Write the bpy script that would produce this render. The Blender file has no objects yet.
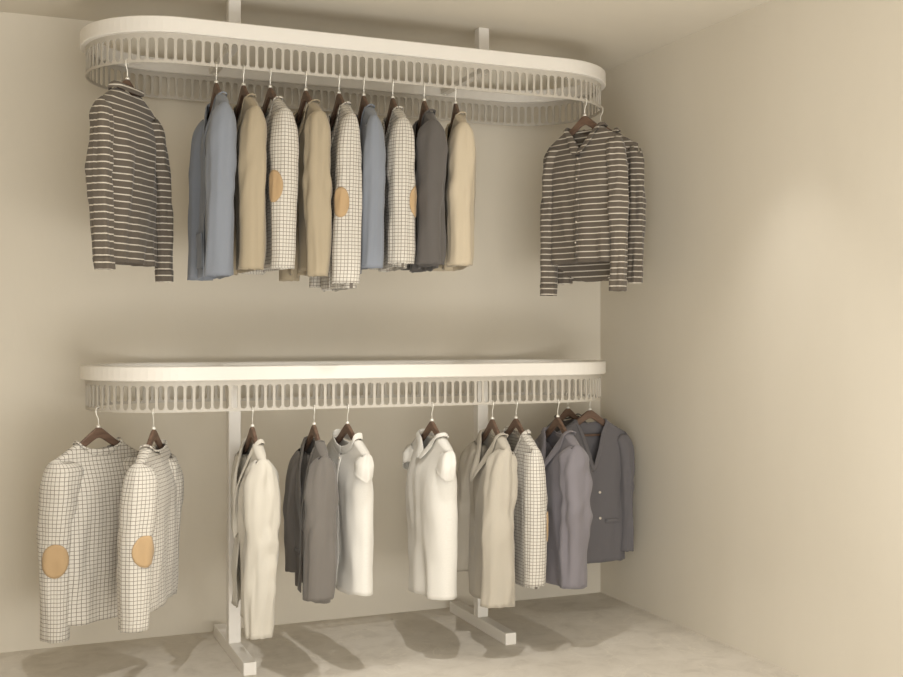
import bpy, math, random
from mathutils import Vector, Matrix, noise

C = bpy.context.scene.collection
PI = math.pi

# ------------------------------------------------------------------ helpers
def link(name, verts, faces, mat, parent=None, uvs=None, smooth=True):
    me = bpy.data.meshes.new(name)
    me.from_pydata([tuple(v) for v in verts], [], faces)
    if uvs is not None:
        lay = me.uv_layers.new(name='UVMap')
        for poly in me.polygons:
            for li in poly.loop_indices:
                lay.data[li].uv = uvs[me.loops[li].vertex_index]
    if smooth:
        me.polygons.foreach_set('use_smooth', [True] * len(me.polygons))
    me.materials.append(mat)
    me.update()
    o = bpy.data.objects.new(name, me)
    C.objects.link(o)
    if parent is not None:
        o.parent = parent
    return o

def empty(name, loc, rz=0.0):
    o = bpy.data.objects.new(name, None)
    o.empty_display_size = .05
    o.location = loc
    o.rotation_euler = (0, 0, rz)
    C.objects.link(o)
    return o

def tag(o, label=None, cat=None, group=None, kind=None):
    for k, v in (('label', label), ('category', cat), ('group', group), ('kind', kind)):
        if v:
            o[k] = v
    return o

def solidify(o, t, off=0.0):
    m = o.modifiers.new('thickness', 'SOLIDIFY')
    m.thickness = t
    m.offset = off
    return o

def bevel(o, w, seg=2):
    m = o.modifiers.new('bevel', 'BEVEL')
    m.width = w
    m.segments = seg
    m.limit_method = 'ANGLE'
    for p in o.data.polygons:
        p.use_smooth = False
    return o

def box_data(x0, x1, y0, y1, z0, z1):
    v = [(x, y, z) for x in (x0, x1) for y in (y0, y1) for z in (z0, z1)]
    f = [(0, 1, 3, 2), (4, 6, 7, 5), (0, 4, 5, 1), (2, 3, 7, 6), (0, 2, 6, 4), (1, 5, 7, 3)]
    return v, f

def box(name, x0, x1, y0, y1, z0, z1, mat, parent=None, bw=0.0):
    v, f = box_data(x0, x1, y0, y1, z0, z1)
    o = link(name, v, f, mat, parent, smooth=False)
    if bw:
        bevel(o, bw)
    return o

def tube(name, pts, r, mat, parent=None, seg=8):
    pts = [Vector(p) for p in pts]
    V, F = [], []
    up = Vector((0, 1, 0))
    for i, p in enumerate(pts):
        t = (pts[min(i + 1, len(pts) - 1)] - pts[max(i - 1, 0)]).normalized()
        a = t.cross(up)
        if a.length < 1e-3:
            a = t.cross(Vector((1, 0, 0)))
        a.normalize()
        b = t.cross(a).normalized()
        rr = r[i] if isinstance(r, (list, tuple)) else r
        for k in range(seg):
            an = 2 * PI * k / seg
            V.append(p + a * math.cos(an) * rr + b * math.sin(an) * rr)
    n = len(pts)
    for i in range(n - 1):
        for k in range(seg):
            k2 = (k + 1) % seg
            F.append((i * seg + k, i * seg + k2, (i + 1) * seg + k2, (i + 1) * seg + k))
    F.append(tuple(range(seg))[::-1])
    F.append(tuple((n - 1) * seg + k for k in range(seg)))
    return link(name, V, F, mat, parent)

def sm(a, b, x):
    t = max(0.0, min(1.0, (x - a) / (b - a)))
    return t * t * (3 - 2 * t)

def lerp(a, b, t):
    return a + (b - a) * t

# ---------------------------------------------------------------- materials
def mat_new(name):
    m = bpy.data.materials.new(name)
    m.use_nodes = True
    nt = m.node_tree
    return m, nt, nt.nodes, nt.links, nt.nodes['Principled BSDF']

def set_in(b, **kw):
    for k, v in kw.items():
        k = k.replace('_', ' ')
        if k in b.inputs:
            b.inputs[k].default_value = v

def plain(name, col, rough=.5, metal=0.0, spec=.5):
    m, nt, N, L, b = mat_new(name)
    b.inputs['Base Color'].default_value = (*col, 1)
    set_in(b, Roughness=rough, Metallic=metal)
    b.inputs['Specular IOR Level'].default_value = spec
    return m

def mottled(name, c1, c2, scale, rough, detail=6, bump=0.0, bscale=60, stretch=(1, 1, 1), spec=.3):
    m, nt, N, L, b = mat_new(name)
    tc = N.new('ShaderNodeTexCoord')
    mp = N.new('ShaderNodeMapping')
    mp.inputs['Scale'].default_value = stretch
    nz = N.new('ShaderNodeTexNoise')
    nz.inputs['Scale'].default_value = scale
    nz.inputs['Detail'].default_value = detail
    cr = N.new('ShaderNodeValToRGB')
    cr.color_ramp.elements[0].position = .3
    cr.color_ramp.elements[1].position = .7
    cr.color_ramp.elements[0].color = (*c1, 1)
    cr.color_ramp.elements[1].color = (*c2, 1)
    L.new(tc.outputs['Object'], mp.inputs[0])
    L.new(mp.outputs[0], nz.inputs['Vector'])
    L.new(nz.outputs['Fac'], cr.inputs[0])
    L.new(cr.outputs[0], b.inputs['Base Color'])
    set_in(b, Roughness=rough)
    b.inputs['Specular IOR Level'].default_value = spec
    if bump:
        n2 = N.new('ShaderNodeTexNoise')
        n2.inputs['Scale'].default_value = bscale
        n2.inputs['Detail'].default_value = 4
        bp = N.new('ShaderNodeBump')
        bp.inputs['Strength'].default_value = bump
        bp.inputs['Distance'].default_value = .01
        L.new(mp.outputs[0], n2.inputs['Vector'])
        L.new(n2.outputs['Fac'], bp.inputs['Height'])
        L.new(bp.outputs[0], b.inputs['Normal'])
    return m

def cloth_nodes(name, rough=.9):
    m, nt, N, L, b = mat_new(name)
    set_in(b, Roughness=rough)
    b.inputs['Specular IOR Level'].default_value = .15
    b.inputs['Sheen Weight'].default_value = .15
    uv = N.new('ShaderNodeUVMap')
    nz = N.new('ShaderNodeTexNoise')
    nz.inputs['Scale'].default_value = 420
    nz.inputs['Detail'].default_value = 2
    bp = N.new('ShaderNodeBump')
    bp.inputs['Strength'].default_value = .25
    bp.inputs['Distance'].default_value = .002
    L.new(uv.outputs[0], nz.inputs['Vector'])
    L.new(nz.outputs['Fac'], bp.inputs['Height'])
    L.new(bp.outputs[0], b.inputs['Normal'])
    return m, N, L, b, uv, nz

def fabric(name, col, var=.12):
    m, N, L, b, uv, nz = cloth_nodes(name)
    mx = N.new('ShaderNodeMix')
    mx.data_type = 'RGBA'
    mx.inputs['A'].default_value = (*[c * (1 - var) for c in col], 1)
    mx.inputs['B'].default_value = (*[min(1, c * (1 + var)) for c in col], 1)
    L.new(nz.outputs['Fac'], mx.inputs['Factor'])
    L.new(mx.outputs['Result'], b.inputs['Base Color'])
    return m

def math_node(N, L, op, a, b=None):
    n = N.new('ShaderNodeMath')
    n.operation = op
    for i, s in enumerate((a, b)):
        if s is None:
            continue
        if isinstance(s, (int, float)):
            n.inputs[i].default_value = s
        else:
            L.new(s, n.inputs[i])
    return n.outputs[0]

def lined(name, base, line, pu, pv, wu, wv):
    """cloth with thin lines: pu/pv spacing in metres across and down, wu/wv share of it that is line"""
    m, N, L, b, uv, nz = cloth_nodes(name)
    sp = N.new('ShaderNodeSeparateXYZ')
    L.new(uv.outputs[0], sp.inputs[0])
    masks = []
    for out, p, w in ((sp.outputs['X'], pu, wu), (sp.outputs['Y'], pv, wv)):
        if not p:
            continue
        a = math_node(N, L, 'DIVIDE', out, p)
        fr = math_node(N, L, 'FRACT', a)
        masks.append(math_node(N, L, 'LESS_THAN', fr, w))
    k = masks[0] if len(masks) == 1 else math_node(N, L, 'MAXIMUM', masks[0], masks[1])
    mx = N.new('ShaderNodeMix')
    mx.data_type = 'RGBA'
    mx.inputs['A'].default_value = (*base, 1)
    mx.inputs['B'].default_value = (*line, 1)
    L.new(k, mx.inputs['Factor'])
    L.new(mx.outputs['Result'], b.inputs['Base Color'])
    return m

WALL = mottled('wall_plaster', (.60, .55, .46), (.63, .58, .49), 2.2, .85, bump=.08, bscale=35, stretch=(1, 1, .35))
CEIL = mottled('ceiling_paint', (.61, .56, .47), (.63, .58, .49), 2.0, .9)
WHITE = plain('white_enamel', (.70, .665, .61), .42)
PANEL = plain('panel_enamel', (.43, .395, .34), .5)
WOOD = mottled('dark_wood', (.10, .060, .042), (.17, .108, .075), 14, .45, stretch=(1, 6, 6))
METAL = plain('pale_metal', (.80, .77, .70), .3, .35)
BUTTON = plain('button_plastic', (.62, .56, .48), .4)

def floor_mat():
    m, nt, N, L, b = mat_new('stone_floor')
    tc = N.new('ShaderNodeTexCoord')
    n1 = N.new('ShaderNodeTexNoise'); n1.inputs['Scale'].default_value = 9; n1.inputs['Detail'].default_value = 9
    n1.inputs['Roughness'].default_value = .65
    n1.inputs['Distortion'].default_value = .6
    cr = N.new('ShaderNodeValToRGB')
    e = cr.color_ramp.elements
    e[0].position, e[0].color = .32, (.52, .475, .41, 1)
    e[1].position, e[1].color = .62, (.62, .575, .505, 1)
    mid = e.new(.48); mid.color = (.585, .54, .47, 1)
    n2 = N.new('ShaderNodeTexNoise'); n2.inputs['Scale'].default_value = 2.3; n2.inputs['Detail'].default_value = 7
    n2.inputs['Distortion'].default_value = 1.5
    vein = math_node(N, L, 'ABSOLUTE', math_node(N, L, 'SUBTRACT', n2.outputs['Fac'], .5))
    vm = math_node(N, L, 'LESS_THAN', vein, .004)
    vk = math_node(N, L, 'MULTIPLY', vm, .35)
    mx = N.new('ShaderNodeMix'); mx.data_type = 'RGBA'
    mx.inputs['B'].default_value = (.72, .67, .57, 1)
    L.new(tc.outputs['Object'], n1.inputs['Vector'])
    L.new(tc.outputs['Object'], n2.inputs['Vector'])
    L.new(n1.outputs['Fac'], cr.inputs[0])
    L.new(cr.outputs[0], mx.inputs['A'])
    L.new(vk, mx.inputs['Factor'])
    L.new(mx.outputs['Result'], b.inputs['Base Color'])
    set_in(b, Roughness=.55)
    b.inputs['Specular IOR Level'].default_value = .3
    return m
FLOOR = floor_mat()

M_STRIPE = lined('brown_striped_jersey', (.12, .10, .08), (.58, .53, .45), 0, .0252, 0, .17)
CHK = (.56, .525, .465); CLN = (.19, .165, .14)
M_CHK_L = lined('large_check_knit', CHK, CLN, .0172, .0152, .14, .14)
M_CHK_M = lined('medium_check_knit', CHK, CLN, .0150, .0140, .14, .14)
M_CHK_S = lined('small_check_knit', CHK, CLN, .0135, .0135, .15, .15)
M_BLUE = fabric('blue_wool', (.205, .222, .255))
M_TAN = fabric('tan_wool', (.36, .30, .21))
M_CREAM = fabric('cream_wool', (.47, .40, .295))
M_DARK = fabric('charcoal_wool', (.105, .095, .088))
M_GREY = fabric('dark_grey_wool', (.15, .135, .12))
M_NAVY = fabric('slate_wool', (.13, .122, .127))
M_MAUVE = fabric('mauve_grey_wool', (.185, .17, .182))
M_BEIGE = fabric('beige_wool', (.41, .37, .305))
M_OFF = fabric('off_white_wool', (.49, .455, .39))
M_WHITE = fabric('white_cotton', (.64, .615, .565))
M_PATCH = fabric('tan_suede', (.42, .29, .16))

# -------------------------------------------------------------- the room
RX, BY, CZ = 2.851, 4.925, 2.625
LX = -1.6
tag(box('floor', LX, RX + .1, 1.2, BY + .1, -.1, 0, FLOOR), kind='structure')
tag(box('ceiling', LX, RX + .1, .4, BY + .1, CZ, CZ + .1, CEIL), kind='structure')
tag(box('wall_back', LX, RX, BY, BY + .1, 0, CZ, WALL), kind='structure')
tag(box('wall_left', LX - .1, LX, .4, BY + .1, 0, CZ, WALL), kind='structure')
tag(box('wall_right', RX, RX + .1, 0, BY + .1, 0, CZ, WALL), kind='structure')

# -------------------------------------------------------------- the racks
YC, XL, XR = 4.5418, .3203, 2.6026
RB, RP = .348, .3246            # outer radius of the rim, radius of the slotted panel
CL, CR = XL + RB, XR - RB
LS = CR - CL

def ring_pt(s, r):
    """s runs round the stadium from the front left: (x, y, nx, ny); arcs use radius r"""
    arc = PI * RP
    per = 2 * LS + 2 * arc
    s %= per
    if s < LS:
        return CL + s, YC - r, 0, -1
    s -= LS
    if s < arc:
        a = -PI / 2 + s / RP
        return CR + r * math.cos(a), YC + r * math.sin(a), math.cos(a), math.sin(a)
    s -= arc
    if s < LS:
        return CR - s, YC + r, 0, 1
    s -= LS
    a = PI / 2 + s / RP
    return CL + r * math.cos(a), YC + r * math.sin(a), math.cos(a), math.sin(a)

def rim(name, z0, z1, mat, parent):
    ri = 2 * RP - RB
    prof = [(RB, z0), (RB, z1), (ri, z1), (ri, z0)]
    prm = []
    c = .0035
    for (r, z), (dr, dz) in zip(prof, ((-1, 1), (-1, -1), (1, -1), (1, 1))):
        if dr * dz < 0:
            prm += [(r, z + dz * c), (r + dr * c, z)] if False else [(r + dr * c, z), (r, z + dz * c)]
        else:
            prm += [(r, z + dz * c), (r + dr * c, z)]
    # order the eight points round the section
    cx, cz = RP, (z0 + z1) / 2
    prm.sort(key=lambda p: math.atan2(p[1] - cz, p[0] - cx))
    arc = PI * RP
    S = [LS * i / 4 for i in range(4)] + [LS + arc * i / 40 for i in range(40)] + \
        [LS + arc + LS * i / 4 for i in range(4)] + [2 * LS + arc + arc * i / 40 for i in range(40)]
    V, F = [], []
    n = len(prm)
    for s in S:
        for r, z in prm:
            x, y, _, _ = ring_pt(s, r)
            V.append((x, y, z))
    m = len(S)
    for i in range(m):
        j = (i + 1) % m
        for k in range(n):
            l = (k + 1) % n
            F.append((i * n + k, j * n + k, j * n + l, i * n + l))
    return link(name, V, F, mat, parent, smooth=False)

def slotted_panel(name, z0, z1, mat, parent):
    """thin band round the stadium, one arched slot per cell"""
    V, F = [], []
    arc = PI * RP
    cells = []
    for st, ln, n in ((0, LS, 47), (LS, arc, 30), (LS + arc, LS, 47), (2 * LS + arc, arc, 30)):
        w = ln / n
        cells += [(st + k * w, w) for k in range(n)]
    h = z1 - z0
    for s0, w in cells:
        hw, zb, zt = w * .345, .009, h - .021
        cx, ct, cb = w / 2, zt - hw, zb + hw
        hole, outer = [], []
        K = 8
        for i in range(K + 1):
            a = PI * i / K
            hole.append((cx + hw * math.cos(a), ct + hw * math.sin(a)))
        for i in range(K + 1):
            a = PI + PI * i / K
            hole.append((cx + hw * math.cos(a), cb + hw * math.sin(a)))
        for (x, z) in hole:
            dx, dz = (x - cx) / hw, 0
            if z > ct - 1e-6:
                dz = (z - ct) / hw
                k = 1 / max(abs(dx), abs(dz), 1e-6)
                outer.append((cx + dx * k * w / 2, h if abs(dz) * k > .999 else ct + dz * k * (h - ct)))
            else:
                dz = (z - cb) / hw
                k = 1 / max(abs(dx), abs(dz), 1e-6)
                outer.append((cx + dx * k * w / 2, 0 if abs(dz) * k > .999 else cb + dz * k * cb))
        b = len(V)
        for (x, z) in hole + outer:
            px, py, _, _ = ring_pt(s0 + x, RP)
            V.append((px, py, z0 + z))
        n = len(hole)
        for i in range(n):
            j = (i + 1) % n
            F.append((b + i, b + n + i, b + n + j, b + j))
    o = link(name, V, F, mat, parent, smooth=False)
    solidify(o, .0045)
    return o

def rack(name, zt, zb, zp, lower):
    r = empty(name, (0, 0, 0))
    rim('top_rim', zb, zt, WHITE, r)
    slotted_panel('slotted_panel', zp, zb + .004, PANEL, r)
    yi = RP * 2 - RB
    for px, ux in ((.916, .889), (2.019, 1.965)):
        x = px if lower else ux
        box('crossbar', x - .018, x + .018, YC - yi - .004, YC + yi + .004, zb + .008, zb + .030, WHITE, r, .002)
        if lower:
            p = box('post', x - .025, x + .025, YC - .025, YC + .025, .05, zb + .008, WHITE, r, .003)
            box('foot', x - .025, x + .025, 4.2304, 4.8506, 0, .05, WHITE, r, .003)
        else:
            yy = 4.41
            p = box('ceiling_post', x - .0245, x + .0245, yy - .0245, yy + .0245, zb + .03, CZ, WHITE, r, .003)
        for yy in (YC - yi + .006, YC + yi - .006):
            v, f = [], []
            for k in range(12):
                a = 2 * PI * k / 12
                v.append((x + .006 * math.cos(a), yy + .006 * math.sin(a), zb + .002))
                v.append((x + .006 * math.cos(a), yy + .006 * math.sin(a), zb + .008))
            for k in range(12):
                l = (k + 1) % 12
                f.append((2 * k, 2 * l, 2 * l + 1, 2 * k + 1))
            f.append(tuple(2 * k for k in range(12)))
            link('screw', v, f, METAL, r, smooth=False)
    return r

UP = rack('ceiling_clothes_rail', 2.4789, 2.4201, 2.31, False)
tag(UP, 'white oval clothes rail with slotted skirt, fixed to the ceiling by two short posts', 'clothes rail')
LO = rack('clothes_rack', 1.1843, 1.1292, 1.0126, True)
tag(LO, 'white oval clothes rack with slotted skirt, standing on two posts with long floor feet', 'clothes rack')

# -------------------------------------------------------------- hangers
def shoulder(x):
    a = math.sqrt(x * x + .014 ** 2) - .014
    return -.052 - .88 * a + 1.2 * a * a

def make_hanger(loc, rz, label, bar=False, hx=.168):
    h = empty('clothes_hanger', loc, rz)
    tag(h, label, 'clothes hanger', 'wooden hangers on the two rails')
    V, F, n = [], [], 32
    for i in range(n + 1):
        x = -hx + 2 * hx * i / n
        zt = shoulder(x) - .0075
        th = lerp(.040, .022, abs(x) / hx)
        t = .0068
        for y, z in ((-t * .5, zt), (t * .5, zt), (t, zt - .004), (t, zt - th + .004), (t * .5, zt - th), (-t * .5, zt - th), (-t, zt - th + .004), (-t, zt - .004)):
            V.append((x, y, z))
    for i in range(n):
        for k in range(8):
            l = (k + 1) % 8
            F.append((i * 8 + k, i * 8 + l, (i + 1) * 8 + l, (i + 1) * 8 + k))
    F.append(tuple(range(8))[::-1]); F.append(tuple(n * 8 + k for k in range(8)))
    o = link('wooden_arms', V, F, WOOD, h)
    e = o.modifiers.new('edges', 'EDGE_SPLIT'); e.split_angle = math.radians(35)
    zt = shoulder(0) - .0075
    pts = []
    for k in range(13):
        a = math.radians(-50 + 230 * k / 12)
        pts.append((-.0105 * math.cos(a), 0, .0055 + .0105 * math.sin(a) * 1.0))
    pts += [(.0105, 0, -.002), (.0085, 0, -.012), (.003, 0, -.021), (0, 0, -.030), (0, 0, zt + .002)]
    tube('hook', pts, .0019, METAL, h)
    tube('ferrule', [(0, 0, zt - .002), (0, 0, zt + .003), (0, 0, zt + .008)], [.008, .008, .0045], METAL, h, 12)
    if bar:
        tube('trouser_bar', [(-.12, 0, -.178), (.12, 0, -.178)], .005, WOOD, h)
    return h

# -------------------------------------------------------------- garments
def grid_faces(nr, nc, base=0, flip=False):
    F = []
    for i in range(nr):
        for j in range(nc):
            a = base + i * (nc + 1) + j
            q = (a, a + 1, a + nc + 2, a + nc + 1)
            F.append(q[::-1] if flip else q)
    return F

def merge(o, d=.0004):
    import bmesh
    bm = bmesh.new(); bm.from_mesh(o.data)
    bmesh.ops.remove_doubles(bm, verts=bm.verts, dist=d)
    bmesh.ops.recalc_face_normals(bm, faces=bm.faces)
    bm.to_mesh(o.data); bm.free()
    o.data.polygons.foreach_set('use_smooth', [True] * len(o.data.polygons))

class G:
    """one garment on a hanger. local x along the shoulders (towards the viewer's end), -y the side with the front, z up;
    origin where the hook meets the rail"""
    D = dict(zb=-.76, zs=-.78, nw=.07, sw=.188, w1=.172, wh=.185, dm=.062, dh=.055, fd=.06, bd=.02, vneck=False,
             gap=0.0, gaph=0.0, fold=.016, seed=0, say=.066, syc=.05, sax=.05, sxc=.036, sleeve='long', bend=.02,
             out=.012, flip=1, collar='crew', swing=0.0, wr=.008, cuff=False, hemdip=0.0, tw=0.0,
             zs2=None, soff=0.0, cs=1.0, cap=.10, capb=None)

    def __init__(s, **kw):
        for k, v in {**G.D, **kw}.items():
            setattr(s, k, v)
        s.rnd = random.Random(s.seed * 7 + 3)

    # --- torso surface
    def xin(s, zq, f):
        dr = s.fd if f < 0 else s.bd
        g = (s.gap + (s.gaph - s.gap) * sm(.2, -s.zb - .1, zq)) if f < 0 else 0
        if zq < dr:
            t = zq / dr
            k = (1 - t) if (s.vneck and f < 0) else math.sqrt(max(0, 1 - t * t))
            return max(s.nw * k, g)
        return g

    def torso(s, p, q, f, h):
        L = -s.zb - .11
        zq = q * L
        xi = s.xin(zq, f)
        xo = lerp(s.sw, s.w1, sm(0, .16, zq)) if zq < .16 else lerp(s.w1, s.wh, sm(.16, L, zq))
        x = lerp(xi, xo, p)
        x0 = lerp(s.nw, s.sw, p)
        zb = s.zb + .006 * noise.noise(Vector((x * 9 * h, f * 3 * (1 - p ** 4), s.seed))) - (s.hemdip * (1 - p * p) if f > 0 else 0)
        z = shoulder(x0) * (1 - q) + zb * q
        d = .018 * sm(0, .005, zq) + (s.dm - .018) * sm(.0, .17, zq) * (1 - .35 * (1 - p) * (1 - sm(0, .25, zq)))
        d = lerp(d, s.dh, sm(.25, L, zq))
        pr = max(0.0, 1 - p ** 3.4) ** .55
        xs = x * h
        fo = noise.noise(Vector((xs * 11 + s.seed * 3.1 + q * 1.2, z * 1.3, f * 5 + s.seed))) + \
            .55 * noise.noise(Vector((xs * 24 + s.seed - q * 2, z * 2.6, f * 9)))
        fo += .35 * noise.noise(Vector((xs * 9, z * 9 + s.seed, f * 2)))
        fo += .5 * (.35 - 2 * abs(noise.noise(Vector((xs * 13 - s.seed, z * .9, f * 7 + 2)))))
        d2 = d * pr + s.fold * 1.6 * fo * sm(.03, .3, zq) * min(1, (1 - p) * 4) ** .7
        d2 = max(d2, .0125 * pr * sm(0, .007, zq))
        cap = s.cap if f < 0 else (s.capb or s.cap)
        d2 = cap * math.tanh(d2 / cap)
        y = f * s.flip * d2
        y += s.swing * q * q * -s.flip
        return Vector((xs, y, z))

    def sleeve_c(s, t, h):
        zs = s.zs if (h > 0 or s.zs2 is None) else s.zs2
        zt = shoulder(s.sw - .014) - .001
        z = zt + (zs - zt) * t
        L = zt - zs
        dome = math.sqrt(max(0, 1 - max(0, 1 - t * L / .05) ** 2))
        dy = math.sqrt(max(0, 1 - max(0, 1 - t * L / .17) ** 2))
        ax = lerp(s.sax, s.sxc, t) * dome
        ay = lerp(s.say, s.syc, t ** .8) * (.25 * dome + .75 * dy)
        if s.sleeve == 'short':
            ax, ay = s.sax * .8 * dome, s.say * (.25 * dome + .75 * dy) * (1 - .22 * t)
        rd = math.sqrt(max(0, 1 - max(0, 1 - t * L / .10) ** 2))
        cx = s.sw - .012 + .030 * rd + s.out * sm(0, .5, t) + .010 * math.sin(PI * t) - ax
        cy = -s.flip * (s.bend * math.sin(PI * min(1, t * 1.1)) * .4 + s.bend * t * t)
        cy += s.tw * h * t - s.flip * s.soff * dy
        return cx, cy, z, ax, ay, L

    def sleeve_pt(s, t, a, h):
        cx, cy, z, ax, ay, L = s.sleeve_c(t, h)
        ca, sa = math.cos(a), math.sin(a)
        e = 1.0
        ux = math.copysign(abs(ca) ** e, ca); uy = math.copysign(abs(sa) ** e, sa)
        sd = s.seed * 1.7 + h * 4
        w = noise.noise(Vector((ca * 1.5 + sd, sa * 1.5, t * L * 3.5)))
        el = math.exp(-((t - .45) / .16) ** 2) + .7 * math.exp(-((t - .1) / .12) ** 2) + .25
        w2 = noise.noise(Vector((ca * .9 + sd, sa * .9 + sd, t * L * 16 + ca * 1.2 + sa)))
        w3 = .5 - 2.2 * abs(noise.noise(Vector((ca * 1.7 + sd, sa * 1.7 + 2, t * L * 1.6))))
        k = sm(0, .1, t) * (1 - .3 * sm(.9, 1, t))
        dr = (s.wr * 1.3 * w + s.wr * .9 * w2 * el + s.wr * 1.1 * w3) * k
        ax += dr; ay += dr * 1.2
        x = cx + ux * ax
        y = cy + uy * ay
        if s.sleeve == 'short':
            z -= (.022 * ux - .012 * abs(uy)) * t
        zz = z + .004 * noise.noise(Vector((ca * 2 + sd, sa * 2, 5))) * sm(.9, 1, t)
        return Vector((h * x, y, zz))

    def build(s, name, loc, rz, mat, label, cat, group=None, inner=None):
        root = empty(name, loc, rz)
        tag(root, label, cat, group)
        # torso
        NR, NP = 46, 16
        V, F, U = [], [], []
        L = -s.zb - .11
        for f in (-1, 1):
            for h in (-1, 1):
                b = len(V)
                for i in range(NR + 1):
                    q = (i / NR) ** 1.25
                    acc = 0
                    for j in range(NP + 1):
                        p = math.sin(PI / 2 * j / NP)
                        v = s.torso(p, q, f, h)
                        V.append(v)
                        U.append((v.x * 1.08 + 1.003, v.z + (shoulder(v.x) * .0)))
                F += grid_faces(NR, NP, b, flip=(f * h > 0))
        o = link('torso', V, F, mat, root, U)
        s.body, s.arms = o, {}
        merge(o)
        solidify(o, .0035)
        s.neck(root, mat)
        for h in (-1, 1):
            s.make_sleeve(root, mat, h)
        return root

    def make_sleeve(s, root, mat, h):
        if s.sleeve == 'none':
            return None
        NS, NA = 46, 28
        V, F, U = [], [], []
        for i in range(NS + 1):
            t = (i / NS) ** 1.15
            for k in range(NA + 1):
                a = 2 * PI * k / NA + PI
                v = s.sleeve_pt(t, a, h)
                V.append(v)
                U.append((k / NA * 2.15 * (s.say + s.sax) * 1.45 + .002, v.z * 1.0))
        for i in range(NS):
            for k in range(NA):
                a = i * (NA + 1) + k
                ids = (a, a + 1, a + NA + 2, a + NA + 1)
                c = sum((V[j] for j in ids), Vector()) / 4
                # left open inside the shoulder where the hanger's arm ends: the armhole
                if abs(c.x) < .178 and abs(c.y) < .024 and c.z > shoulder(abs(c.x)) - .05:
                    continue
                F.append(ids if h > 0 else ids[::-1])
        o = link('sleeve', V, F, mat, root, U)
        s.arms[h] = o
        solidify(o, .003)
        if s.cuff:
            V, F, U = [], [], []
            cx, cy, z, ax, ay, L = s.sleeve_c(1, h)
            for i in range(7):
                t = .935 + .065 * i / 6
                for k in range(NA + 1):
                    a = 2 * PI * k / NA + PI
                    v = s.sleeve_pt(t, a, h)
                    c = Vector((h * s.sleeve_c(t, h)[0], s.sleeve_c(t, h)[1], v.z))
                    v = c + (v - c) * 1.07
                    v.z -= .004 * i / 6
                    V.append(v); U.append((k / NA * .4, v.z))
            c_ = link('cuff', V, grid_faces(6, NA), mat, o, U)
            solidify(c_, .003)
        return o

    def neck_path(s, qmax=None):
        """points along the neck edge: front left (low) -> side -> back -> side -> front right (low)"""
        L = -s.zb - .11
        def edge(f, h, zmax, n):
            r = []
            for i in range(n + 1):
                zq = zmax * math.sin(PI / 2 * i / n) if not (s.vneck and f < 0) else zmax * i / n
                r.append(s.torso(0, zq / L, f, h))
            return r
        fz = s.fd if qmax is None else qmax
        fl = edge(-1, -1, fz, 10)
        fr = edge(-1, 1, fz, 10)
        bl = edge(1, -1, s.bd, 8)
        br = edge(1, 1, s.bd, 8)
        return fl[::-1] + bl[1:] + br[::-1][1:] + fr[1:]

    def neck(s, root, mat):
        c = s.collar
        if c == 'none':
            return
        P = s.neck_path()
        n = len(P)
        V, U, F = [], [], []
        closed = c in ('crew', 'turtle')
        if c == 'crew':
            prof = [(.003, -.012), (.005, -.002), (.005, .007), (.001, .012)]
        elif c == 'turtle':
            prof = [(.003, -.004), (.006, .005), (.006, .014), (.004, .022), (.000, .026)]
        elif c == 'band':
            prof = [(.001, -.004), (.002, .010), (.001, .024), (.000, .030)]
        elif c == 'shirt':
            prof = [(.001, -.002), (.001, .008), (.001, .015), (.005, .019), (.012, .013), (.019, .000), (.025, -.014)]
        elif c == 'coat':
            prof = [(.001, -.003), (.000, .004), (.001, .008), (.006, .011), (.014, .006), (.022, -.008), (.028, -.026), (.031, -.040)]
        elif c == 'rib':
            prof = [(-.010, .004), (-.004, .005), (.003, .005), (.011, .004)]
        for i, p in enumerate(P):
            t = i / (n - 1)
            w = Vector((p.x, p.y * 2.2, 0))
            if w.length < 1e-4:
                w = Vector((0, P[i].y, 0))
            w.normalize()
            front = min(t, 1 - t) * 2          # 0 at the front ends, 1 at the back
            for (o_, u_) in prof:
                if abs(p.y) < .0205:
                    u_ = max(u_, .006)
                    o_ = max(o_, 0) + .003
                oo, uu = o_ * (s.cs if abs(p.y) > .013 else 1), u_
                if c in ('shirt', 'coat'):
                    pt = math.exp(-((front - .10) / .12) ** 2)
                    if o_ > .004:
                        oo = oo * (.75 + .55 * pt)
                        uu = u_ - (.026 if c == 'shirt' else .018) * pt * (o_ / .03)
                    uu -= .010 * (1 - sm(0, .3, front)) if u_ > 0.005 else 0
                if c == 'rib':
                    v = p + Vector((math.copysign(1, p.x) * oo if abs(p.x) > .003 else 0, s.flip * (-.004 if front < .7 else .004), uu * .2))
                else:
                    v = p + w * oo + Vector((0, 0, uu))
                V.append(v)
                U.append((i * .0125, v.z))
        m = len(prof)
        for i in range(n - 1):
            for k in range(m - 1):
                F.append((i * m + k, i * m + k + 1, (i + 1) * m + k + 1, (i + 1) * m + k))
        o = link('collar', V, F, mat, root, U)
        if closed:
            merge(o, .002)
        solidify(o, .006 if c in ('crew', 'turtle') else .004, 1 if False else 0)
        sb = o.modifiers.new('smooth', 'SUBSURF'); sb.levels = 1; sb.render_levels = 1
        return o

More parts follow.
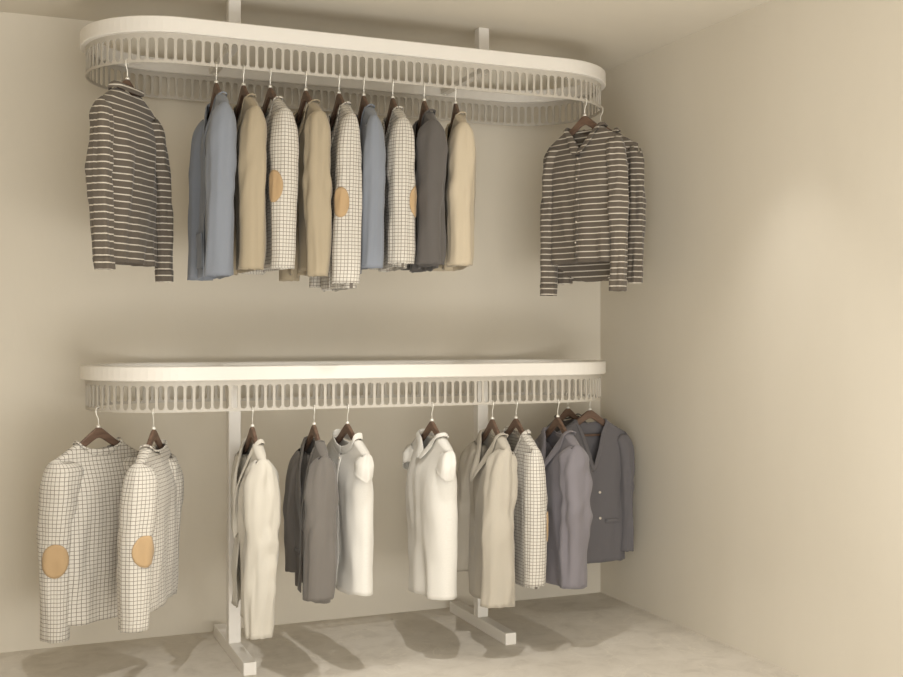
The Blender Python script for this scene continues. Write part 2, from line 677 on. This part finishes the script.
    def patch(s, root, h, t0, a0, mat, rt=.09, ra=.62, name='elbow_patch'):
        """oval patch lying on the sleeve"""
        V, F, U = [], [], []
        NR, NA = 6, 26
        zs = s.sleeve_c(t0, h)
        def pt(r, a):
            t = t0 + rt * r * math.sin(a)
            an = a0 + ra * r * math.cos(a)
            p = s.sleeve_pt(t, an, h)
            c = s.sleeve_c(t, h)
            d = (p - Vector((h * c[0], c[1], p.z)))
            d.z = 0
            return p + d.normalized() * .0045
        V.append(pt(0, 0)); U.append((0, 0))
        for i in range(1, NR + 1):
            for k in range(NA):
                a = 2 * PI * k / NA
                V.append(pt(i / NR, a)); U.append((.05 * i / NR * math.cos(a), .07 * i / NR * math.sin(a)))
        for k in range(NA):
            F.append((0, 1 + k, 1 + (k + 1) % NA))
        for i in range(NR - 1):
            for k in range(NA):
                k2 = (k + 1) % NA
                F.append((1 + i * NA + k, 1 + (i + 1) * NA + k, 1 + (i + 1) * NA + k2, 1 + i * NA + k2))
        o = link(name, V, F, mat, s.arms[h], U)
        merge(o, .00001)
        solidify(o, .002)
        return tag(o, 'tan suede oval patch')

    def on_torso(s, x, z, f=-1, lift=.004):
        """point of the torso surface nearest to local x, z"""
        L = -s.zb - .11
        h = 1 if x >= 0 else -1
        best = None
        for i in range(61):
            q = i / 60
            for j in range(31):
                v = s.torso(j / 30, q, f, h)
                e = (v.x - x) ** 2 + (v.z - z) ** 2
                if best is None or e < best[0]:
                    best = (e, v)
        v = best[1].copy()
        v.y += f * s.flip * lift
        return v

    def buttons(s, root, zs, x=0.0, mat=None, r=.0065):
        for z in zs:
            c = s.on_torso(x, z)
            V, F = [], []
            for lv, rr in ((0, 1), (.003, 1), (.004, .7)):
                for k in range(14):
                    a = 2 * PI * k / 14
                    V.append((c.x + r * rr * math.cos(a), c.y - s.flip * lv, c.z + r * rr * math.sin(a)))
            for l in range(2):
                for k in range(14):
                    k2 = (k + 1) % 14
                    F.append((l * 14 + k, l * 14 + k2, (l + 1) * 14 + k2, (l + 1) * 14 + k))
            F.append(tuple(28 + k for k in range(14))); F.append(tuple(range(14)))
            link('button', V, F, mat or BUTTON, s.body, smooth=False)

    def strip(s, root, name, x0, x1, z0, z1, mat, f=-1, lift=.0035, n=16, m=4, thick=.002):
        """a pocket, placket or welt that lies on the torso"""
        V, F, U = [], [], []
        for i in range(n + 1):
            z = lerp(z0, z1, i / n)
            for j in range(m + 1):
                x = lerp(x0, x1, j / m)
                v = s.surf(x, z, f)
                v.y += f * s.flip * lift
                V.append(v); U.append((x + 1, z))
        o = link(name, V, grid_faces(n, m), mat, s.body, U)
        solidify(o, thick)
        return o

    def surf(s, x, z, f):
        L = -s.zb - .11
        h = 1 if x >= 0 else -1
        p, q = .5, .5
        for it in range(14):
            v = s.torso(p, q, f, h)
            a = s.torso(min(1, p + .01), q, f, h)
            b = s.torso(p, min(1, q + .01), f, h)
            dxp = (a.x - v.x) / max(1e-6, min(1, p + .01) - p) if p < 1 else 1
            dzq = (b.z - v.z) / max(1e-6, min(1, q + .01) - q) if q < 1 else -1
            if abs(dxp) > 1e-4:
                p = max(0, min(.985, p + .8 * (x - v.x) / dxp))
            if abs(dzq) > 1e-4:
                q = max(0, min(.99, q + .8 * (z - v.z) / dzq))
        v = s.torso(p, q, f, h)
        return Vector((x, v.y, v.z))

# places on the two rails: the point where the hook meets the panel's lower edge, and the direction of the hanger
ZU, ZL = 2.31, 1.0126
PITCH = LS / 47
def snap(x):
    k = (x - CL) / PITCH
    c = math.floor(k) + .5
    d = max(-.2, min(.2, k - c))
    return CL + (c + d) * PITCH

def place(row, x, y, ang, turn=0.0):
    """hooks sit in a slot of the panel: slide each to the nearest one"""
    if abs(ang + 90) < .01:
        x = snap(x)
    else:
        k = (ang - 3) / 6
        d = max(-.2, min(.2, k - round(k)))
        ang = 3 + 6 * (round(k) + d)
        cx = CL if x < 1.4 else CR
        x, y = cx + RP * math.cos(math.radians(ang)), YC + RP * math.sin(math.radians(ang))
    return (x, y, ZU if row == 'U' else ZL), math.radians(ang + turn)

# row, hook x, hook y, rail angle, extra turn, kind, cat, material, hanger label, garment label, params, extras
ITEMS = [
 ('U', .471, 4.284, -127.4, 0, 'striped_shirt', 'shirt', M_STRIPE,
  'dark wooden hanger inside the striped shirt, left end of the upper rail',
  'brown shirt with thin cream stripes, seen from behind, left end of the upper rail',
  dict(seed=1, zb=-.745, zs=-.775, zs2=-.80, collar='turtle', bd=0.008, fd=.04, nw=0.085, cuff=True, fold=.017, wr=.008, say=0.046, syc=0.031, sax=0.037, sxc=0.027, bend=-0.035, out=0.025), ''),
 ('U', .785, 4.2172, -90, 0, 'coat', 'coat', M_BLUE,
  'dark wooden hanger of the blue coat nearest the striped shirt on the upper rail',
  'blue wool coat with a hip pocket, beside the striped shirt on the upper rail',
  dict(seed=2, zb=-.79, zs=-.795, collar='crew', fd=.17, vneck=True, gap=.008, gaph=.03, nw=0.104, say=0.05, syc=0.046, dm=0.06, dh=0.055, cap=0.06, capb=0.045, bend=0.02, wr=0.005, soff=0.008), 'K'),
 ('U', .888, 4.2172, -90, 1.5, 'jacket', 'jacket', M_TAN,
  'dark wooden hanger of the tan jacket beside the blue coat with the hip pocket',
  'tan wool jacket between the blue coat and a checked jumper on the upper rail',
  dict(seed=3, zb=-.765, zs=-.77, collar='coat', fd=.18, vneck=True, gap=.012, gaph=.04, say=0.047, syc=0.044, nw=0.1, dm=0.043, dh=0.043, cap=0.045, cs=0.55, wr=0.005, sw=0.203), ''),
 ('U', .991, 4.2172, -90, 3, 'checked_jumper', 'jumper', M_CHK_S,
  'dark wooden hanger of the checked jumper between the two tan jackets',
  'off-white checked jumper with a tan elbow patch, hanging between two tan jackets',
  dict(seed=4, zb=-.76, zs=-.765, collar='crew', nw=0.104, fd=.08, say=0.054, syc=0.045, wr=0.004, dm=0.043, dh=0.043, cap=0.045, soff=-0.008, sw=0.203), 'F'),
 ('U', 1.135, 4.2172, -90, 0.5, 'jacket', 'jacket', M_TAN,
  'dark wooden hanger of the tan jacket with the curved sleeve on the upper rail',
  'tan wool jacket between two checked garments on the upper rail, sleeve narrowing to the cuff',
  dict(seed=5, zb=-.77, zs=-.79, collar='coat', fd=.2, vneck=True, gap=.014, gaph=.05, say=0.059, syc=0.036, bend=0.012, nw=0.104, dm=0.05, dh=0.05, cap=0.055, cs=0.8, wr=0.008, soff=0.0, sw=0.203), ''),
 ('U', 1.265, 4.2172, -90, -2.5, 'checked_jacket', 'jacket', M_CHK_S,
  'dark wooden hanger of the longest checked jacket on the upper rail',
  'off-white checked jacket with folded collar and whole oval elbow patch, lowest hem on upper rail',
  dict(seed=6, zb=-.83, zs=-.815, collar='coat', fd=.2, vneck=True, gap=.010, gaph=.02, say=0.0485, syc=0.051, wr=0.005, dh=0.055, nw=0.1, dm=0.05, cap=0.055, capb=0.044, cs=0.55, soff=0.002, bend=0.022, sw=0.203), 'G'),
 ('U', 1.373, 4.2172, -90, -6, 'coat', 'coat', M_BLUE,
  'dark wooden hanger of the blue coat between two checked garments',
  'pale blue wool coat squeezed between two checked garments on the upper rail',
  dict(seed=7, zb=-.745, zs=-.755, collar='coat', fd=.17, vneck=True, gap=.01, gaph=.02, say=0.04, syc=0.041, nw=0.104, dm=0.042, dh=0.042, cap=0.044, cs=0.5, wr=0.004, soff=-0.002, bend=0.015, sw=0.203), ''),
 ('U', 1.481, 4.2172, -90, -7.5, 'checked_jumper', 'jumper', M_CHK_S,
  'dark wooden hanger of the checked jumper beside the charcoal jacket on the upper rail',
  'off-white checked jumper beside the charcoal jacket, tan patch at its sleeve edge',
  dict(seed=8, zb=-.745, zs=-.735, collar='crew', fd=.12, vneck=True, say=0.05, syc=0.046, wr=.006, nw=0.104, dm=0.045, dh=0.045, cap=0.048, bend=0.012, sw=0.203), 'R'),
 ('U', 1.617, 4.2172, -90, -10, 'jacket', 'jacket', M_DARK,
  'dark wooden hanger of the charcoal jacket on the upper rail',
  'charcoal wool jacket, the only dark garment in the middle of the upper rail',
  dict(seed=9, zb=-.745, zs=-.735, collar='coat', fd=.2, vneck=True, gap=.012, gaph=.03, say=0.058, syc=0.054, nw=0.104, dm=0.05, dh=0.05, cap=0.055, cs=0.8, wr=0.01, sw=0.203), ''),
 ('U', 1.761, 4.2172, -90, -13, 'coat', 'coat', M_CREAM,
  'dark wooden hanger of the cream coat beside the charcoal jacket',
  'cream wool coat on the upper rail, beside the charcoal jacket',
  dict(seed=10, zb=-.735, zs=-.735, collar='coat', fd=.22, vneck=True, gap=.016, gaph=.03, say=0.055, syc=0.05, nw=0.104, dm=0.05, dh=0.05, cap=0.055, cs=0.8, sw=0.203), ''),
 ('U', 2.379, 4.242, -67.5, 0, 'striped_polo_shirt', 'shirt', M_STRIPE,
  'dark wooden hanger showing in the open collar of the striped polo shirt',
  'brown polo shirt with thin cream stripes and open pointed collar, right end of upper rail',
  dict(seed=11, zb=-.70, zs=-.82, zs2=-.83, collar='shirt', fd=0.1, vneck=True, nw=0.092, cuff=True, fold=.016, say=.05, syc=.034, sax=.042, sxc=.03, hemdip=.08), 'P'),
 ('U', 2.535, 4.379, -30.1, -9, 'striped_shirt', 'shirt', M_STRIPE,
  'dark wooden hanger hidden behind the striped polo shirt at the right end',
  'brown striped shirt almost hidden behind the striped polo shirt',
  dict(seed=12, zb=-.765, zs=-.78, collar='shirt', fd=.07, vneck=True, fold=.014, say=0.042, syc=0.034, sax=.036, sxc=.028, dm=.045, dh=.04, sw=0.168, w1=0.162, wh=0.15, cap=0.04, out=0), ''),
 ('L', .373, 4.406, -155.3, 4, 'checked_jumper', 'jumper', M_CHK_L,
  'dark wooden hanger in the wide neck of the checked jumper at the far left',
  'large off-white checked jumper with wide round neck, far left of the lower rack',
  dict(seed=13, zb=-0.778, zs=-0.828, collar='crew', nw=0.09, fd=.045, bd=.04, say=0.084, syc=.05, sax=0.072, sxc=.045, wr=0.006, dm=.075, w1=.175, wh=.17, out=0.0, sw=0.198), 'B'),
 ('L', .567, 4.233, -108.1, -4.5, 'checked_jumper', 'jumper', M_CHK_M,
  'dark wooden hanger of the second checked jumper from the left on the lower rack',
  'off-white checked jumper with high neck, second from the left on the lower rack',
  dict(seed=14, zb=-.70, zs=-0.755, zs2=-.71, collar='crew', nw=0.096, fd=.04, bd=.03, say=0.07, syc=.052, sax=.055, sxc=.042, wr=.006, dm=0.075, cap=0.07, sw=0.192, soff=-0.0), 'C'),
 ('L', .922, 4.2172, -90, 0, 'cardigan', 'cardigan', M_OFF,
  'dark wooden hanger of the off-white cardigan beside the left rack post',
  'long off-white open cardigan hanging beside the left post of the lower rack',
  dict(seed=15, zb=-.76, zs=-.815, zs2=-.72, collar='shirt', fd=.35, vneck=True, gap=.02, gaph=.05, say=0.06, syc=0.046, bend=-.01, wr=0.013, tw=-.03, nw=0.094, cs=0.8), ''),
 ('L', 1.164, 4.2172, -90, -1.5, 'jacket', 'jacket', M_GREY,
  'dark wooden hanger of the dark grey jacket on the lower rack',
  'dark grey wool jacket open in a narrow V, beside the white buttoned shirt',
  dict(seed=16, zb=-0.715, zs=-.70, zs2=-.66, collar='rib', fd=.36, vneck=True, gap=.008, gaph=.012, say=0.058, syc=0.055, dm=0.062, dh=0.062, cap=0.06, capb=0.05, nw=0.09, soff=0.004, out=0), 'W'),
 ('L', 1.302, 4.2172, -90, 8, 'short_sleeved_shirt', 'shirt', M_WHITE,
  'dark wooden hanger of the buttoned white shirt on the lower rack',
  'white short-sleeved shirt with band collar and buttons, beside the dark grey jacket',
  dict(seed=17, zb=-.705, zs=-0.25, collar='band', nw=0.096, fd=.06, sleeve='short', say=0.045, sax=0.05, fold=.02, dm=0.068, dh=0.07, wh=.17, cap=0.066, out=0.0, soff=-0.006, wr=0.004), 'S'),
 ('L', 1.652, 4.2172, -90, 3, 'short_sleeved_blouse', 'top', M_WHITE,
  'dark wooden hanger of the white blouse alone in the middle of the lower rack',
  'white short-sleeved blouse hanging alone in the middle of the lower rack',
  dict(seed=18, zb=-.755, zs=-0.262, collar='shirt', nw=0.096, fd=0.07, vneck=True, sleeve='short', say=0.047, sax=.048, fold=.02, dm=.085, dh=.08, wh=0.156, out=0.0, w1=0.174), ''),
 ('L', 1.923, 4.2172, -90, -4, 'coat', 'coat', M_BEIGE,
  'dark wooden hanger of the beige coat in front of the right rack post',
  'beige wool coat with a big folded collar, hanging in front of the right rack post',
  dict(seed=19, zb=-.80, zs=-.79, zs2=-.72, collar='coat', fd=.16, bd=.03, vneck=True, gap=0, gaph=0, nw=0.096, say=0.06, syc=0.06, dm=0.075, dh=.09, wr=0.01, sax=.055, cap=0.085, capb=0.042, bend=0.035, soff=0.015), ''),
 ('L', 2.036, 4.2172, -90, 0, 'checked_jacket', 'jacket', M_CHK_S,
  'dark wooden hanger of the checked jacket between the beige and slate coats',
  'off-white checked jacket between the beige coat and the slate coat',
  dict(seed=20, zb=-.735, zs=-.72, collar='shirt', fd=.18, vneck=True, gap=.01, gaph=.02, say=0.045, syc=0.045, wr=0.004, cap=0.044, nw=0.096, cs=0.5, soff=-0.004, bend=0.01), 'R'),
 ('L', 2.233, 4.2172, -90, -1, 'coat', 'coat', M_MAUVE,
  'dark wooden hanger of the slate coat in front of the buttoned cardigan',
  'slate grey wool coat with wide folded collar, in front of the double-buttoned cardigan',
  dict(seed=21, zb=-.755, zs=-.745, collar='coat', fd=.14, bd=.03, vneck=True, nw=0.096, say=.062, syc=.056, dm=.08, dh=.08, wr=0.012), ''),
 ('L', 2.579, 4.542, .1, -4, 'buttoned_cardigan', 'cardigan', M_NAVY,
  'dark wooden hanger with a trouser bar in the V neck of the dark cardigan',
  'dark slate cardigan with deep V neck and two rows of buttons, near the right wall',
  dict(seed=22, zb=-.765, zs=-.72, collar='rib', fd=.24, vneck=True, nw=.075, sw=.185, w1=.185, wh=.18, fold=.010, say=.052, syc=.045, sax=.036, sxc=.030, dm=.05, dh=0.05, out=.0, cap=0.055, capb=0.042), 'D'),
 ('L', 2.538, 4.700, 29.1, -10, 'jacket', 'jacket', M_DARK,
  'dark wooden hanger showing above and behind the slate coat',
  'charcoal jacket almost hidden behind the slate coat and the dark cardigan',
  dict(seed=23, zb=-.76, zs=-.74, collar='crew', fd=.05, sw=0.168, w1=0.15, wh=.14, fold=.006, dm=.035, dh=.035, say=.038, syc=.03, sax=.03, sxc=.025, out=0, cap=0.026, bend=-0.02), ''),
]

for (row, x, y, ang, turn, kind, cat, mat, hl, gl, prm, ex) in ITEMS:
    loc, rz = place(row, x, y, ang, turn)
    make_hanger(loc, rz, hl, bar=(ex == 'D'), hx=min(.168, prm.get('sw', .188) - .02))
    g = G(**prm)
    grp = None
    if row == 'U':
        grp = 'striped shirts at the ends of the upper rail' if mat is M_STRIPE else 'coats, jackets and jumpers in the middle of the upper rail'
    elif cat == 'jumper':
        grp = 'checked jumpers at the left end of the lower rack'
    elif mat is M_WHITE:
        grp = 'white short-sleeved garments on the lower rack'
    r = g.build(kind, loc, rz, mat, gl, cat, grp)
    if ex == 'B':      # back of the sleeve faces the camera
        g.patch(r, 1, .55, math.radians(50), M_PATCH, .095, .80)
        g.patch(r, -1, .55, math.radians(90), M_PATCH, .095, .80)
    if ex == 'C':
        g.patch(r, 1, .52, math.radians(52), M_PATCH, .095, .80)
    if ex == 'F':
        g.patch(r, 1, .50, math.radians(-62), M_PATCH, .10, .75)
    if ex == 'G':
        g.patch(r, 1, .535, math.radians(-42), M_PATCH, .088, .62)
    if ex == 'R':
        g.patch(r, 1, .58, math.radians(75), M_PATCH, .11, .75)
    if ex == 'P':
        g.strip(r, 'placket', -.012, .012, -.235, -.67, mat, lift=.003)
        g.buttons(r, [-.25, -.34, -.43, -.52, -.61], r=.004)
    if ex == 'S':
        g.strip(r, 'placket', -.014, .014, -.19, -.69, mat, lift=.003)
        g.buttons(r, [-.20, -.29, -.38, -.47, -.56, -.65])
    if ex == 'W':
        g.strip(r, 'pocket_flap', -.14, -.05, -.56, -.575, mat, lift=.004, n=3)
    if ex == 'K':
        g.strip(r, 'pocket', -.165, -.05, -.62, -.755, mat, lift=.007, thick=.006)
    if ex == 'D':
        g.buttons(r, [-.44, -.56], -.022, r=.006)
        g.buttons(r, [-.44, -.56], .028, r=.006)
        g.strip(r, 'pocket_welt', .055, .135, -.565, -.582, mat, lift=.006, thick=.005, n=4)

# -------------------------------------------------------------- light
def spot(x, y, z, energy, ang, blend, r=.022, col=(1, .98, .94), aim=None):
    d = bpy.data.lights.new('downlight', 'SPOT')
    d.energy, d.spot_size, d.spot_blend, d.shadow_soft_size, d.color = energy, math.radians(ang), blend, r, col
    o = bpy.data.objects.new('downlight', d)
    o.location = (x, y, z)
    if aim:
        o.rotation_euler = (Vector(aim) - Vector((x, y, z))).to_track_quat('-Z', 'Y').to_euler()
    C.objects.link(o)
    return o

def area(x, y, z, sx, sy, energy, aim, col=(1, .975, .925)):
    d = bpy.data.lights.new('fill_light', 'AREA')  # unseen fill added to brighten the room, not a fitting of it
    d.shape = 'RECTANGLE'
    d.size, d.size_y, d.energy, d.color = sx, sy, energy, col
    o = bpy.data.objects.new('fill_light', d)
    o.location = (x, y, z)
    o.rotation_euler = (Vector(aim) - Vector((x, y, z))).to_track_quat('-Z', 'Y').to_euler()
    C.objects.link(o)
    return o

spot(2.40, 3.42, CZ - .02, 30, 68, .7)
spot(1.35, 3.30, CZ - .02, 82, 72, .4)
spot(.30, 3.30, CZ - .02, 64, 72, .4)
area(.2, .6, CZ - .05, 2.4, 1.4, 12, (1.2, 4.4, .9))  # added soft fill up by the ceiling, out of view
area(.5, -.6, 1.6, 1.6, 1.2, 8, (1.6, 4.6, 1.3))  # frontal fill added behind the camera to lift the back wall
area(1.15, 1.0, .25, 2.2, 1.2, 80, (1.9, 2.9, 2.6))  # uplight added near floor level to brighten the ceiling

w = bpy.data.worlds.new('World')
bpy.context.scene.world = w
w.use_nodes = True
w.node_tree.nodes['Background'].inputs[0].default_value = (1, .98, .925, 1)
w.node_tree.nodes['Background'].inputs[1].default_value = 1.75

# -------------------------------------------------------------- camera
cd = bpy.data.cameras.new('Camera')
cd.sensor_fit = 'HORIZONTAL'
cd.sensor_width = 36
cd.lens = 1115.07 / 903 * 36
cd.shift_y = -3.27 / 903
co = bpy.data.objects.new('Camera', cd)
co.location = (0, 0, 1.3)
co.rotation_euler = (PI / 2, 0, -math.radians(22.457))
C.objects.link(co)
sc = bpy.context.scene
sc.camera = co
sc.view_settings.view_transform = 'Standard'
sc.view_settings.look = 'None'
sc.view_settings.gamma = 1
sc.view_settings.use_curve_mapping = False
sc.view_settings.exposure = -0.06
sc.cycles.use_denoising = True
sc.cycles.max_bounces = 8
sc.cycles.diffuse_bounces = 5
